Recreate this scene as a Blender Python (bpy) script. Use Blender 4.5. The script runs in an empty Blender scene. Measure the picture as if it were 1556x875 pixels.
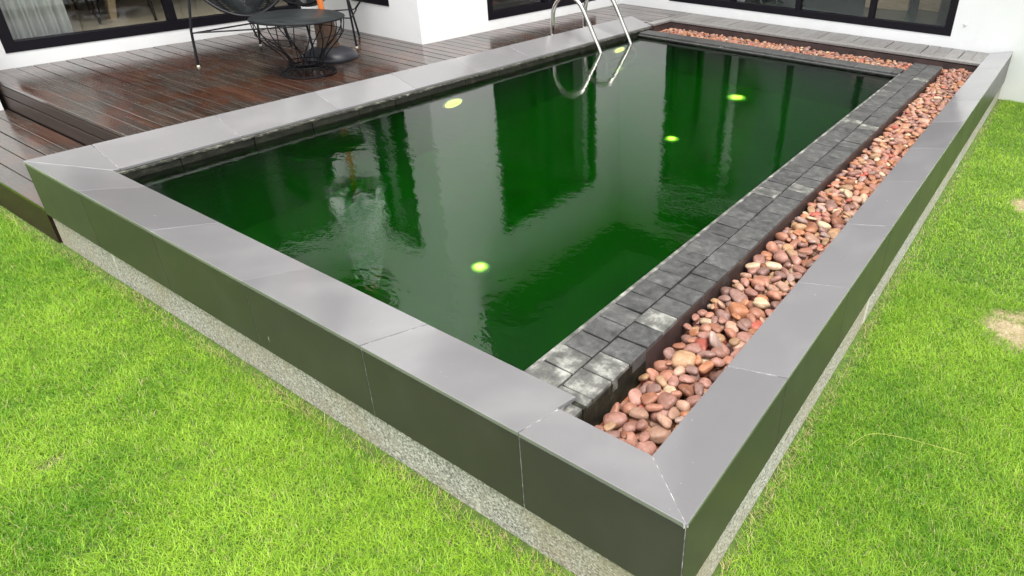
import bpy, bmesh, math, random
import numpy as np
from mathutils import Vector, Matrix

random.seed(7)
rng = np.random.default_rng(11)
scene = bpy.context.scene
COL = scene.collection

# ------------------------------------------------------------------ camera
PITCH, YAW, ROLL = 0.4931, -0.5578, 0.0329
cam_data = bpy.data.cameras.new('camera')
cam = bpy.data.objects.new('camera', cam_data)
COL.objects.link(cam)
fw = Vector((math.sin(YAW) * math.cos(PITCH), math.cos(YAW) * math.cos(PITCH), -math.sin(PITCH)))
rt = Vector((math.cos(YAW), -math.sin(YAW), 0))
up = rt.cross(fw)
r2 = math.cos(ROLL) * rt + math.sin(ROLL) * up
u2 = -math.sin(ROLL) * rt + math.cos(ROLL) * up
M = Matrix((r2, u2, -fw)).transposed().to_4x4()
M.translation = Vector((0.4138, -0.9047, 1.2379))
cam.matrix_world = M
cam_data.sensor_width = 36.0
cam_data.lens = 1004.59 / 1556 * 36
cam_data.shift_x = -191.43 / 1556
cam_data.shift_y = -73.02 / 1556
cam_data.clip_start = 0.02
cam_data.clip_end = 500
scene.camera = cam

# ------------------------------------------------------------------ sky, sun, exposure
world = bpy.data.worlds.new('World')
scene.world = world
world.use_nodes = True
wn = world.node_tree
wn.nodes.clear()
w_out = wn.nodes.new('ShaderNodeOutputWorld')
w_bg = wn.nodes.new('ShaderNodeBackground')
w_sky = wn.nodes.new('ShaderNodeTexSky')
w_sky.sky_type = 'NISHITA'
w_sky.sun_disc = False
SUN_EL, SUN_AZ = math.radians(72), math.radians(120)     # azimuth clockwise from +Y
w_sky.sun_elevation = SUN_EL
w_sky.sun_rotation = SUN_AZ
w_sky.air_density = 1.0
w_sky.dust_density = 4.0
w_sky.ozone_density = 1.0
w_hs = wn.nodes.new('ShaderNodeHueSaturation')            # overcast: cloud takes the blue out of the whole sky
w_hs.inputs['Saturation'].default_value = 0.22
wn.links.new(w_sky.outputs[0], w_hs.inputs['Color'])
wn.links.new(w_hs.outputs[0], w_bg.inputs['Color'])
w_bg.inputs['Strength'].default_value = 0.15
wn.links.new(w_bg.outputs[0], w_out.inputs['Surface'])

sun_data = bpy.data.lights.new('sun', 'SUN')
sun_data.energy = 1.5
sun_data.angle = math.radians(40)
sun_data.color = (1.0, 0.97, 0.92)
sun = bpy.data.objects.new('sun', sun_data)
COL.objects.link(sun)
sd = Vector((math.sin(SUN_AZ) * math.cos(SUN_EL), math.cos(SUN_AZ) * math.cos(SUN_EL), math.sin(SUN_EL)))
sun.rotation_euler = (-sd).to_track_quat('-Z', 'Y').to_euler()

scene.view_settings.view_transform = 'Standard'
scene.view_settings.look = 'None'
scene.view_settings.gamma = 1.0
scene.view_settings.use_curve_mapping = False
scene.view_settings.exposure = 1.4
scene.render.engine = 'CYCLES'
scene.cycles.use_denoising = True
scene.cycles.max_bounces = 10
scene.cycles.diffuse_bounces = 3
scene.cycles.glossy_bounces = 4
scene.cycles.transmission_bounces = 8
scene.cycles.transparent_max_bounces = 12
scene.cycles.volume_bounces = 3


# ------------------------------------------------------------------ materials
class Mat:
    def __init__(self, name, base=(.5, .5, .5), rough=.5, **kw):
        self.m = bpy.data.materials.new(name)
        self.m.use_nodes = True
        self.t = self.m.node_tree
        self.b = self.t.nodes['Principled BSDF']
        self.b.inputs['Base Color'].default_value = (*base, 1)
        self.b.inputs['Roughness'].default_value = rough
        for k, v in kw.items():
            self.b.inputs[k.replace('_', ' ')].default_value = v
        self.coord = None

    def n(self, typ, **kw):
        nd = self.t.nodes.new(typ)
        for k, v in kw.items():
            setattr(nd, k, v)
        return nd

    def link(self, a, b):
        self.t.links.new(a, b)

    def pos(self, scale=(1, 1, 1), obj=False):
        if obj:
            tc = self.n('ShaderNodeTexCoord')
            src = tc.outputs['Object']
        else:
            src = self.n('ShaderNodeNewGeometry').outputs['Position']
        mp = self.n('ShaderNodeMapping')
        mp.inputs['Scale'].default_value = scale
        self.link(src, mp.inputs['Vector'])
        return mp.outputs[0]

    def noise(self, scale, detail=4, rough=.55, vec=None, dist=0.0):
        nz = self.n('ShaderNodeTexNoise')
        nz.inputs['Scale'].default_value = scale
        nz.inputs['Detail'].default_value = detail
        nz.inputs['Roughness'].default_value = rough
        nz.inputs['Distortion'].default_value = dist
        if vec is None:
            vec = self.pos()
        self.link(vec, nz.inputs['Vector'])
        return nz.outputs['Fac']

    def ramp(self, fac, stops):
        r = self.n('ShaderNodeValToRGB')
        e = r.color_ramp.elements
        while len(e) < len(stops):
            e.new(0.5)
        for el, (p, c) in zip(e, stops):
            el.position = p
            el.color = (*c, 1) if len(c) == 3 else c
        self.link(fac, r.inputs['Fac'])
        return r.outputs['Color']

    def mix(self, fac, a, b, mode='MIX'):
        mx = self.n('ShaderNodeMix', data_type='RGBA', blend_type=mode)
        for i, v in ((0, fac), (6, a), (7, b)):
            if isinstance(v, (int, float)):
                mx.inputs[i].default_value = v
            elif isinstance(v, tuple):
                mx.inputs[i].default_value = (*v, 1) if len(v) == 3 else v
            else:
                self.link(v, mx.inputs[i])
        return mx.outputs[2]

    def math(self, op, a, b=0.0):
        nd = self.n('ShaderNodeMath', operation=op)
        for i, v in ((0, a), (1, b)):
            if isinstance(v, (int, float)):
                nd.inputs[i].default_value = v
            else:
                self.link(v, nd.inputs[i])
        return nd.outputs[0]

    def rnge(self, v, a, b, c, d):
        nd = self.n('ShaderNodeMapRange')
        self.link(v, nd.inputs[0])
        for i, x in enumerate((a, b, c, d)):
            nd.inputs[i + 1].default_value = x
        return nd.outputs[0]

    def bump(self, h, strength=.3, dist=.01, inp='Normal'):
        bp = self.n('ShaderNodeBump')
        bp.inputs['Strength'].default_value = strength
        bp.inputs['Distance'].default_value = dist
        self.link(h, bp.inputs['Height'])
        self.link(bp.outputs[0], self.b.inputs[inp])
        return bp

    def rand(self):
        return self.n('ShaderNodeObjectInfo').outputs['Random']

    def set(self, inp, out):
        self.link(out, self.b.inputs[inp])
        return self


MATS = {}

# honed dark grey porcelain; sky light and shade painted as paler coping, darker facing
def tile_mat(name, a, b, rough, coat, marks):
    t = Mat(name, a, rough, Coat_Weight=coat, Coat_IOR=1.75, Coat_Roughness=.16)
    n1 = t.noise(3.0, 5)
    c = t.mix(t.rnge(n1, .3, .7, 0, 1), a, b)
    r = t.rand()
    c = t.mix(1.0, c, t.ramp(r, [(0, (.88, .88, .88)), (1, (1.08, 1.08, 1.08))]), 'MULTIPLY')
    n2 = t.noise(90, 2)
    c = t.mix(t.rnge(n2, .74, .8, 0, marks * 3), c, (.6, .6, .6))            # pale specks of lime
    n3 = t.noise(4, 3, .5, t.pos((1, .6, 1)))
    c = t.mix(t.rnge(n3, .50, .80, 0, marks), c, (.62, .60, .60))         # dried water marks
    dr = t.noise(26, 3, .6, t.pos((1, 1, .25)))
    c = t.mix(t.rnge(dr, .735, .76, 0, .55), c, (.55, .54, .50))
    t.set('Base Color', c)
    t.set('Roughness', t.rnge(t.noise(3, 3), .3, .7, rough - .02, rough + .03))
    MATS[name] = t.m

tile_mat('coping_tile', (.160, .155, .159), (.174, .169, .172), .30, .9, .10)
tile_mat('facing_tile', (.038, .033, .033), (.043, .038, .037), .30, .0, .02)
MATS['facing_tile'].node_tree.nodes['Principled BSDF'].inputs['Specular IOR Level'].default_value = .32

t = Mat('grout', (.55, .54, .51), .85)
t.set('Base Color', t.ramp(t.noise(40, 4), [(.35, (.11, .107, .107)), (.52, (.20, .195, .19)), (.68, (.50, .49, .47))]))
MATS['grout'] = t.m

# exposed-aggregate plinth with cement runs
t = Mat('aggregate', (.4, .38, .33), .8)
vo = t.n('ShaderNodeTexVoronoi')
vo.inputs['Scale'].default_value = 150
t.link(t.pos(), vo.inputs['Vector'])
c = t.ramp(vo.outputs['Color'], [(0, (.09, .09, .08)), (.25, (.24, .235, .205)), (.55, (.40, .385, .335)), (1, (.66, .64, .58))])
c = t.mix(t.rnge(t.noise(2.2, 5, .65), .42, .66, 0, .6), c, (.33, .27, .17))
runs = t.noise(5.5, 3, .6, t.pos((1, 1, .12)))
c = t.mix(t.rnge(runs, .63, .68, 0, .75), c, (.68, .65, .56))
t.set('Base Color', c)
t.bump(vo.outputs['Distance'], .7, .004)
MATS['aggregate'] = t.m

# dark slate pavers
t = Mat('paver', (.09, .09, .09), .55, Specular_IOR_Level=.3)
n1 = t.noise(28, 8, .7)
c = t.ramp(n1, [(.3, (.035, .035, .034)), (.55, (.070, .070, .068)), (.75, (.12, .12, .116))])
c = t.mix(1.0, c, t.ramp(t.rand(), [(0, (.82, .82, .82)), (.5, (1, 1, 1)), (1, (1.2, 1.2, 1.18))]), 'MULTIPLY')
lime = t.noise(6.0, 7, .68, t.pos((1, 1, 1)))
c = t.mix(t.rnge(lime, .66, .72, 0, .55), c, (.36, .36, .33))          # lime bloom
t.set('Base Color', c)
t.set('Roughness', t.rnge(n1, .3, .7, .34, .62))
t.bump(n1, .55, .004)
MATS['paver'] = t.m

t = Mat('paver_limed', (.3, .3, .27), .65, Specular_IOR_Level=.3)                               # the pavers by the near corner are white with lime
n1 = t.noise(13, 8, .72)
c = t.ramp(n1, [(.38, (.055, .055, .05)), (.50, (.10, .10, .09)), (.60, (.22, .22, .195)), (.74, (.36, .36, .33))])
t.set('Base Color', c)
t.bump(t.noise(40, 6, .7), .5, .004)
MATS['paver_limed'] = t.m

# mossy dark stone of the pool wall
t = Mat('pool_wall', (.03, .035, .025), .6, Specular_IOR_Level=.25)
n1 = t.noise(16, 8, .7, t.pos((1, 1, 1.6)))
c = t.ramp(n1, [(.35, (.005, .006, .004)), (.55, (.016, .017, .010)), (.72, (.045, .044, .028))])
t.set('Base Color', c)
t.bump(n1, .8, .008)
MATS['pool_wall'] = t.m

t = Mat('lime_edge', (.45, .44, .38), .8)
n1 = t.noise(22, 8, .75)
t.set('Base Color', t.ramp(n1, [(.46, (.02, .02, .014)), (.58, (.10, .10, .075)), (.72, (.42, .41, .37))]))
t.bump(n1, .9, .01)
MATS['lime_edge'] = t.m

t = Mat('basin', (.10, .30, .05), .5)
t.set('Base Color', t.ramp(t.noise(1.6, 5), [(.3, (.03, .085, .014)), (.7, (.045, .12, .02))]))
MATS['basin'] = t.m

t = Mat('trough_lining', (.035, .022, .02), .5)
t.set('Base Color', t.ramp(t.noise(9, 5), [(.3, (.028, .018, .017)), (.7, (.06, .038, .034))]))
MATS['trough_lining'] = t.m

t = Mat('trough_bed', (.30, .13, .07), .18, Coat_Weight=.8, Coat_Roughness=.05)
t.set('Base Color', t.ramp(t.noise(24, 6), [(.3, (.10, .035, .02)), (.5, (.30, .11, .05)), (.7, (.42, .26, .18))]))
t.bump(t.noise(30, 4), .6, .01)
MATS['trough_bed'] = t.m

# algae-green water: clear surface over a tinted, cloudy body
t = Mat('water', (1, 1, 1), 0.0)
t.t.nodes.remove(t.b)
out = [n for n in t.t.nodes if n.type == 'OUTPUT_MATERIAL'][0]
gl = t.n('ShaderNodeBsdfRefraction')
gl.inputs['IOR'].default_value = 1.33
gl.inputs['Roughness'].default_value = .085                 # cloudy water blurs what lies in it
gg = t.n('ShaderNodeBsdfGlossy')
gg.inputs['Roughness'].default_value = 0.0
wf = t.n('ShaderNodeFresnel')
wf.inputs['IOR'].default_value = 1.85                     # raised above clean water to strengthen the reflected walls
wm = t.n('ShaderNodeMixShader')
p1 = t.pos((1.0, 1.5, 1))
w1 = t.noise(34, 2, .5, p1, .3)
w2 = t.noise(9, 2, .5, p1, .2)
amp = t.rnge(t.noise(1.1, 2, .5), .40, .66, .45, 1.2)
# breezy cat's-paws: a busy patch near the front left and two lighter streaks
def patch(cx, cy, rx, ry, v):
    mp = t.n('ShaderNodeMapping')
    mp.inputs['Location'].default_value = (-cx / rx, -cy / ry, 0)
    mp.inputs['Scale'].default_value = (1 / rx, 1 / ry, 0)
    t.link(t.n('ShaderNodeNewGeometry').outputs['Position'], mp.inputs['Vector'])
    g = t.n('ShaderNodeTexGradient', gradient_type='SPHERICAL')
    t.link(mp.outputs[0], g.inputs['Vector'])
    return t.math('MULTIPLY', g.outputs['Fac'], v)
fine = t.math('MULTIPLY', t.noise(62, 1, .5, p1, .4), patch(-2.0, .58, .46, .36, .32))
pt = t.math('ADD', 0.0, t.math('ADD', patch(-1.0, 1.8, .5, .25, 1.8), patch(-1.15, 4.2, .7, .5, 1.4)))
amp = t.math('ADD', amp, pt)
h = t.math('ADD', t.math('MULTIPLY', w1, .30), t.math('MULTIPLY', w2, .9))
h = t.math('ADD', t.math('MULTIPLY', h, amp), fine)
bp = t.n('ShaderNodeBump')
bp.inputs['Strength'].default_value = .5
bp.inputs['Distance'].default_value = .0030
t.link(h, bp.inputs['Height'])
bp2 = t.n('ShaderNodeBump')
bp2.inputs['Strength'].default_value = .12
bp2.inputs['Distance'].default_value = .0030
t.link(h, bp2.inputs['Height'])
for nd in (gg, wf):
    t.link(bp.outputs[0], nd.inputs['Normal'])
t.link(bp2.outputs[0], gl.inputs['Normal'])
t.link(wf.outputs[0], wm.inputs[0])
t.link(gl.outputs[0], wm.inputs[1])
t.link(gg.outputs[0], wm.inputs[2])
t.link(wm.outputs[0], out.inputs['Surface'])
va = t.n('ShaderNodeVolumeAbsorption')
va.inputs['Color'].default_value = (.22, .76, .03, 1)
va.inputs['Density'].default_value = 2.1
vs = t.n('ShaderNodeVolumeScatter')
vs.inputs['Color'].default_value = (.03, .58, .03, 1)
vs.inputs['Density'].default_value = .5
vs.inputs['Anisotropy'].default_value = .3
ad = t.n('ShaderNodeAddShader')
t.link(va.outputs[0], ad.inputs[0])
t.link(vs.outputs[0], ad.inputs[1])
t.link(ad.outputs[0], out.inputs['Volume'])
MATS['water'] = t.m

def emit_mat(name, col, strength):
    t = Mat(name, col, .4)
    t.b.inputs['Emission Color'].default_value = (*col, 1)
    t.b.inputs['Emission Strength'].default_value = strength
    MATS[name] = t.m
emit_mat('lamp_lens', (1.0, .66, .28), 12.0)
emit_mat('lamp_halo', (1.0, .66, .25), 1.6)  # dim glowing ring added to imitate the lamp's halo in murky water
emit_mat('side_lamp_lens', (.80, .70, .20), .9)
MATS['lamp_ring'] = Mat('lamp_ring', (.7, .75, .6), .35).m

# wet brown decking
def deck_mat(name, wet):
    t = Mat(name, (.05, .035, .03), .2)
    ps = t.pos((.8, 22, 22))
    grain = t.noise(3.0, 7, .65, ps)
    c = t.ramp(grain, [(.3, (.016, .011, .009)), (.5, (.032, .023, .018)), (.72, (.060, .045, .036))])
    pat = t.noise(2.6, 8, .72, t.pos((.8, 1.3, 1)), .5)
    c2 = t.mix(1.0, c, (1.4, .76, .54), 'MULTIPLY')
    wetf = t.rnge(pat, .46, .56, 0, 1)
    c = t.mix(wetf, c, c2)                                             # soaked boards are redder
    c = t.mix(1.0, c, t.ramp(t.rand(), [(0, (.8, .8, .8)), (1, (1.2, 1.2, 1.2))]), 'MULTIPLY')
    leaf = t.noise(11, 5, .7, t.pos((.7, 1.6, 1)))
    c = t.mix(t.rnge(leaf, .66, .72, 0, .5), c, (.02, .012, .010))
    t.set('Base Color', c)
    rgh = t.mix(wetf, (.24, .24, .24), (.15, .15, .15))
    t.set('Roughness', t.math('ADD', rgh, t.rnge(grain, .3, .7, -.05, .08)))
    t.b.inputs['IOR'].default_value = 1.6
    t.b.inputs['Coat Weight'].default_value = .3
    t.b.inputs['Coat Roughness'].default_value = .16
    wob = t.noise(7, 4, .6, t.pos((.6, 1.6, 1)))
    t.bump(t.math('ADD', grain, t.math('MULTIPLY', wob, 3.0)), .16, .002)
    MATS[name] = t.m
deck_mat('deck_board', 1)
t = Mat('walkway_board', (.2, .19, .18), .45)
gr = t.noise(4, 6, .6, t.pos((20, 1.5, 20)))
c = t.ramp(gr, [(.3, (.13, .125, .118)), (.7, (.23, .22, .21))])
c = t.mix(1.0, c, t.ramp(t.rand(), [(0, (.85, .85, .85)), (1, (1.12, 1.12, 1.12))]), 'MULTIPLY')
t.set('Base Color', c)
t.bump(gr, .2, .003)
MATS['walkway_board'] = t.m
t = Mat('riser_board', (.03, .015, .01), .45, Specular_IOR_Level=.3)
gr = t.noise(3.0, 7, .65, t.pos((.8, 22, 22)))
t.set('Base Color', t.ramp(gr, [(.3, (.016, .008, .006)), (.7, (.036, .018, .012))]))
MATS['riser_board'] = t.m
MATS['under_deck'] = Mat('under_deck', (.015, .012, .010), .9).m

# white painted render
t = Mat('white_render', (.80, .80, .79), .7)
n1 = t.noise(1.3, 6, .6)
c = t.ramp(n1, [(.3, (.76, .77, .765)), (.7, (.83, .83, .825))])
st = t.noise(3, 5, .6, t.pos((1, 1, .25)))
c = t.mix(t.rnge(st, .62, .8, 0, .12), c, (.55, .56, .52))
sp = t.n('ShaderNodeSeparateXYZ')
t.link(t.n('ShaderNodeNewGeometry').outputs['Position'], sp.inputs[0])
low_z = t.rnge(t.math('ADD', sp.outputs['Z'], t.rnge(t.noise(5, 6, .7), .3, .7, -.12, .12)), -.42, .10, .30, 0)
c = t.mix(low_z, c, (.42, .43, .33))                                       # soil splash and green film at the foot
t.set('Base Color', c)
t.bump(t.noise(60, 5), .10, .003)
MATS['white_render'] = t.m
t = Mat('charcoal_cladding', (.03, .03, .032), .6)
t.set('Base Color', t.ramp(t.noise(2, 4), [(.3, (.024, .024, .026)), (.7, (.04, .04, .042))]))
MATS['charcoal_cladding'] = t.m
t = Mat('brown_soffit', (.05, .04, .025), .6)
t.set('Base Color', t.ramp(t.noise(3, 4), [(.3, (.04, .032, .02)), (.7, (.07, .055, .035))]))
MATS['brown_soffit'] = t.m
MATS['black_frame'] = Mat('black_frame', (.006, .005, .008), .45, Specular_IOR_Level=.2).m

t = Mat('glass', (1, 1, 1), 0.0)
t.t.nodes.remove(t.b)
out = [n for n in t.t.nodes if n.type == 'OUTPUT_MATERIAL'][0]
tr = t.n('ShaderNodeBsdfTransparent')
tr.inputs['Color'].default_value = (.96, .975, .965, 1)
gs = t.n('ShaderNodeBsdfGlossy')
gs.inputs['Roughness'].default_value = 0.0
fr = t.n('ShaderNodeFresnel')
fr.inputs['IOR'].default_value = 2.0
mxs = t.n('ShaderNodeMixShader')
bf = t.n('ShaderNodeNewGeometry').outputs['Backfacing']
t.link(t.math('MULTIPLY', fr.outputs[0], t.math('SUBTRACT', 1.0, bf)), mxs.inputs[0])   # only the outer skin of a pane mirrors
t.link(tr.outputs[0], mxs.inputs[1])
t.link(gs.outputs[0], mxs.inputs[2])
t.link(mxs.outputs[0], out.inputs['Surface'])
MATS['glass'] = t.m

t = Mat('room_floor', (.34, .27, .20), .3)
t.set('Base Color', t.ramp(t.noise(1.5, 4, .5, t.pos((3, .6, 1))), [(.3, (.42, .35, .25)), (.7, (.52, .44, .33))]))
MATS['room_floor'] = t.m
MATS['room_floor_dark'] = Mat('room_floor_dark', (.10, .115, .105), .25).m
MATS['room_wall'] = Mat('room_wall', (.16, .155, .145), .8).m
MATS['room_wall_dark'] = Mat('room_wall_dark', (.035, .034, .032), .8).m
t = Mat('curtain', (.80, .80, .76), .9)
t.set('Base Color', t.ramp(t.noise(30, 3), [(.3, (.85, .85, .81)), (.7, (.90, .90, .87))]))
MATS['curtain'] = t.m
t = Mat('pale_wood', (.42, .30, .18), .55)
t.set('Base Color', t.ramp(t.noise(5, 5, .6, t.pos((2, 2, 12))), [(.3, (.38, .27, .15)), (.7, (.52, .39, .24))]))
MATS['pale_wood'] = t.m
MATS['dark_wood'] = Mat('dark_wood', (.018, .014, .012), .4).m
MATS['black_metal'] = Mat('black_metal', (.006, .006, .008), .45, Specular_IOR_Level=.2).m
t = Mat('black_cord', (.009, .011, .012), .5, Specular_IOR_Level=.25)
MATS['black_cord'] = t.m
t = Mat('table_top', (.03, .035, .036), .34, Specular_IOR_Level=.12)
t.set('Base Color', t.ramp(t.noise(7, 5, .6, t.pos((1, 5, 1), True)), [(.3, (.010, .012, .013)), (.7, (.028, .031, .032))]))
MATS['table_top'] = t.m
t = Mat('orange_wood', (.62, .17, .03), .3, Coat_Weight=.5)
t.set('Base Color', t.ramp(t.noise(6, 5, .6, t.pos((10, 10, 1))), [(.3, (.50, .12, .02)), (.7, (.72, .22, .05))]))
MATS['orange_wood'] = t.m
t = Mat('brown_wood', (.09, .045, .02), .5)
t.set('Base Color', t.ramp(t.noise(5, 5, .6, t.pos((10, 10, 1))), [(.3, (.035, .017, .009)), (.7, (.075, .038, .019))]))
MATS['brown_wood'] = t.m
t = Mat('parasol_cloth', (.55, .58, .52), .85)
t.set('Base Color', t.ramp(t.noise(13, 3, .6), [(.42, (.05, .11, .08)), (.48, (.40, .47, .43)), (.54, (.84, .88, .85))]))
MATS['parasol_cloth'] = t.m
MATS['base_plastic'] = Mat('base_plastic', (.020, .021, .026), .38).m
t = Mat('stainless', (.62, .60, .55), .16, Metallic=1.0)
t.set('Roughness', t.rnge(t.noise(30, 4), .3, .7, .10, .24))
MATS['stainless'] = t.m

# lawn
t = Mat('lawn_soil', (.06, .08, .02), .95)
n1 = t.noise(22, 6, .7)
t.set('Base Color', t.ramp(n1, [(.3, (.05, .06, .015)), (.55, (.075, .10, .02)), (.75, (.13, .13, .05))]))
c = t.ramp(n1, [(.3, (.05, .085, .012)), (.55, (.09, .16, .018)), (.75, (.16, .25, .03))])
for px, py, pr_ in ((.55, 2.03, .15), (.46, 3.55, .10)):      # worn sandy patches
    mp = t.n('ShaderNodeMapping')
    mp.inputs['Location'].default_value = (-px / pr_, -py / pr_ * .7, 0)
    mp.inputs['Scale'].default_value = (1 / pr_, .7 / pr_, 0)
    t.link(t.n('ShaderNodeNewGeometry').outputs['Position'], mp.inputs['Vector'])
    g = t.n('ShaderNodeTexGradient', gradient_type='SPHERICAL')
    t.link(mp.outputs[0], g.inputs['Vector'])
    c = t.mix(t.rnge(g.outputs['Fac'], .05, .35, 0, 1), c, t.ramp(n1, [(.3, (.26, .20, .11)), (.7, (.46, .38, .24))]))
t.set('Base Color', c)
t.bump(n1, 1.0, .03)
MATS['lawn_soil'] = t.m
t = Mat('grass_blade', (.12, .25, .02), .5)
at = t.n('ShaderNodeAttribute', attribute_name='blade_colour')
t.set('Base Color', at.outputs['Color'])
t.b.inputs['Specular IOR Level'].default_value = .3
tb = t.n('ShaderNodeBsdfTranslucent')
t.link(at.outputs['Color'], tb.inputs['Color'])
ms = t.n('ShaderNodeMixShader')
ms.inputs[0].default_value = .35
out = [n for n in t.t.nodes if n.type == 'OUTPUT_MATERIAL'][0]
t.link(t.b.outputs[0], ms.inputs[1])
t.link(tb.outputs[0], ms.inputs[2])
t.link(ms.outputs[0], out.inputs['Surface'])
MATS['grass_blade'] = t.m
MATS['straw'] = Mat('straw', (.34, .36, .08), .6).m

# pebbles
PEB = [('salmon pink', (.46, .23, .165)), ('dusty rose', (.40, .215, .18)), ('terracotta orange', (.46, .215, .12)),
       ('tan', (.46, .30, .18)), ('pale cream', (.62, .50, .36)), ('coral red', (.46, .12, .09)),
       ('mauve brown', (.28, .17, .15)), ('pinkish beige', (.52, .335, .26)), ('grey pink', (.42, .32, .30)),
       ('rust brown', (.32, .14, .085))]
PEB_W = np.array([.22, .19, .13, .08, .045, .03, .13, .10, .045, .05])
PEB = [(a_, tuple(x * y_ for x, y_ in zip(b_, (.58, .52, .46)))) for a_, b_ in PEB]
PEBM = []
for i, (nm, c0) in enumerate(PEB):
    t = Mat('pebble_' + nm.replace(' ', '_'), c0, .5, Specular_IOR_Level=.35)
    n1 = t.noise(34, 6, .65, None, .6)
    a = tuple(x * .72 for x in c0)
    b = tuple(min(1, x * 1.22 + .03) for x in c0)
    c = t.ramp(n1, [(.3, a), (.5, c0), (.72, b)])
    n2 = t.noise(15, 4, .6, None, 1.4)
    c = t.mix(t.rnge(n2, .56, .66, 0, .4), c, (min(1, c0[0] * 1.15 + .05), c0[1] * 1.1 + .05, c0[2] * 1.1 + .045))
    c = t.mix(t.rnge(t.noise(60, 3, .6), .60, .68, 0, .45), c, tuple(x * .5 for x in c0))
    c = t.mix(1.0, c, t.ramp(t.rand(), [(0, (.8, .8, .8)), (1, (1.18, 1.18, 1.18))]), 'MULTIPLY')
    t.set('Base Color', c)
    t.bump(n1, .18, .004)
    PEBM.append(t.m)


# ------------------------------------------------------------------ mesh helpers
def mesh_obj(name, verts, faces, mat, parent=None, smooth=False, bevel=0.0):
    me = bpy.data.meshes.new(name)
    if bevel > 0:
        bm = bmesh.new()
        vs = [bm.verts.new(v) for v in verts]
        for f in faces:
            try:
                bm.faces.new([vs[i] for i in f])
            except ValueError:
                pass
        bmesh.ops.recalc_face_normals(bm, faces=bm.faces)
        bmesh.ops.bevel(bm, geom=bm.edges[:], offset=bevel, segments=1, affect='EDGES')
        bm.to_mesh(me)
        bm.free()
    else:
        me.from_pydata([tuple(v) for v in verts], [], faces)
    me.update()
    if smooth:
        me.polygons.foreach_set('use_smooth', [True] * len(me.polygons))
    for m in (mat if isinstance(mat, (list, tuple)) else [mat]):
        me.materials.append(MATS[m] if isinstance(m, str) else m)
    o = bpy.data.objects.new(name, me)
    COL.objects.link(o)
    if parent is not None:
        o.parent = parent
    return o


class MB:
    """collects boxes and tubes that make ONE part"""
    def __init__(self):
        self.v, self.f = [], []

    def add(self, v, f):
        k = len(self.v)
        self.v += [tuple(x) for x in v]
        self.f += [[i + k for i in q] for q in f]
        return self

    def box(self, x0, x1, y0, y1, z0, z1):
        v = [(x0, y0, z0), (x1, y0, z0), (x1, y1, z0), (x0, y1, z0), (x0, y0, z1), (x1, y0, z1), (x1, y1, z1), (x0, y1, z1)]
        return self.add(v, [(0, 3, 2, 1), (4, 5, 6, 7), (0, 1, 5, 4), (1, 2, 6, 5), (2, 3, 7, 6), (3, 0, 4, 7)])

    def prism(self, top, dz):
        n = len(top)
        bot = [(x, y, z - dz) for x, y, z in top]
        return self.add(list(top) + bot, [list(range(n)), list(range(2 * n - 1, n - 1, -1))] +
                        [[i, i + n, (i + 1) % n + n, (i + 1) % n] for i in range(n)])

    def tube(self, pts, r, n=8, closed=False, caps=True):
        pts = [Vector(p) for p in pts]
        m = len(pts)
        rs = r if isinstance(r, (list, tuple)) else [r] * m
        ref = Vector((0, 0, 1))
        rings = []
        prev = None
        for i, p in enumerate(pts):
            a = pts[(i - 1) % m] if (closed or i > 0) else p
            b = pts[(i + 1) % m] if (closed or i < m - 1) else p
            d = (b - a).normalized()
            if prev is None:
                s = d.cross(ref)
                if s.length < 1e-3:
                    s = d.cross(Vector((0, 1, 0)))
                s.normalize()
            else:
                s = (prev - d * prev.dot(d))
                s = s.normalized() if s.length > 1e-6 else prev
            prev = s
            t_ = d.cross(s)
            rings.append([p + (s * math.cos(2 * math.pi * k / n) + t_ * math.sin(2 * math.pi * k / n)) * rs[i] for k in range(n)])
        v = [q for ring in rings for q in ring]
        f = []
        for i in range(m if closed else m - 1):
            j = (i + 1) % m
            for k in range(n):
                l = (k + 1) % n
                f.append([i * n + k, i * n + l, j * n + l, j * n + k])
        if not closed and caps:
            f.append(list(range(n))[::-1])
            f.append([(m - 1) * n + k for k in range(n)])
        return self.add(v, f)

    def lathe(self, prof, n=32, c=(0, 0)):
        v = [(c[0] + r * math.cos(2 * math.pi * k / n), c[1] + r * math.sin(2 * math.pi * k / n), z) for r, z in prof for k in range(n)]
        f = []
        for i in range(len(prof) - 1):
            for k in range(n):
                l = (k + 1) % n
                f.append([i * n + k, i * n + l, (i + 1) * n + l, (i + 1) * n + k])
        f.append(list(range(n))[::-1])
        f.append([(len(prof) - 1) * n + k for k in range(n)])
        return self.add(v, f)

    def build(self, name, mat, parent=None, smooth=False, bevel=0.0):
        o = mesh_obj(name, self.v, self.f, mat, parent, smooth, bevel)
        if smooth:
            o.data.set_sharp_from_angle(angle=math.radians(40))
        return o


def tag(o, label=None, cat=None, group=None, kind=None):
    if label:
        o['label'] = label
    if cat:
        o['category'] = cat
    if group:
        o['group'] = group
    if kind:
        o['kind'] = kind
    return o


def empty(name, loc, rz=0.0):
    o = bpy.data.objects.new(name, None)
    COL.objects.link(o)
    o.location = loc
    o.rotation_euler = (0, 0, rz)
    o.empty_display_size = .1
    return o


def copy_tree(o, parent=None):
    c = o.copy()
    COL.objects.link(c)
    c.parent = parent
    for ch in list(o.children):
        copy_tree(ch, c)
    return c


# ------------------------------------------------------------------ measured layout (metres; origin = near outer corner of the coping)
W, L = 3.6, 6.117                 # coping outer width and length
ZG = -.440                        # lawn
ZU, ZL = -.05, -.25               # upper deck, lower deck
ZW = -.13                         # water
ZP = -.085                        # pavers
XW1, XW2, YJ, YB = -5.9, -4.34, 3.05, 6.14   # house walls
YSTEP = .49
SF = .27
def zf(y): return -SF * y
def zr(x): return .2345 * x
def zl(x): return -.2647 * (x + W)

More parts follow.
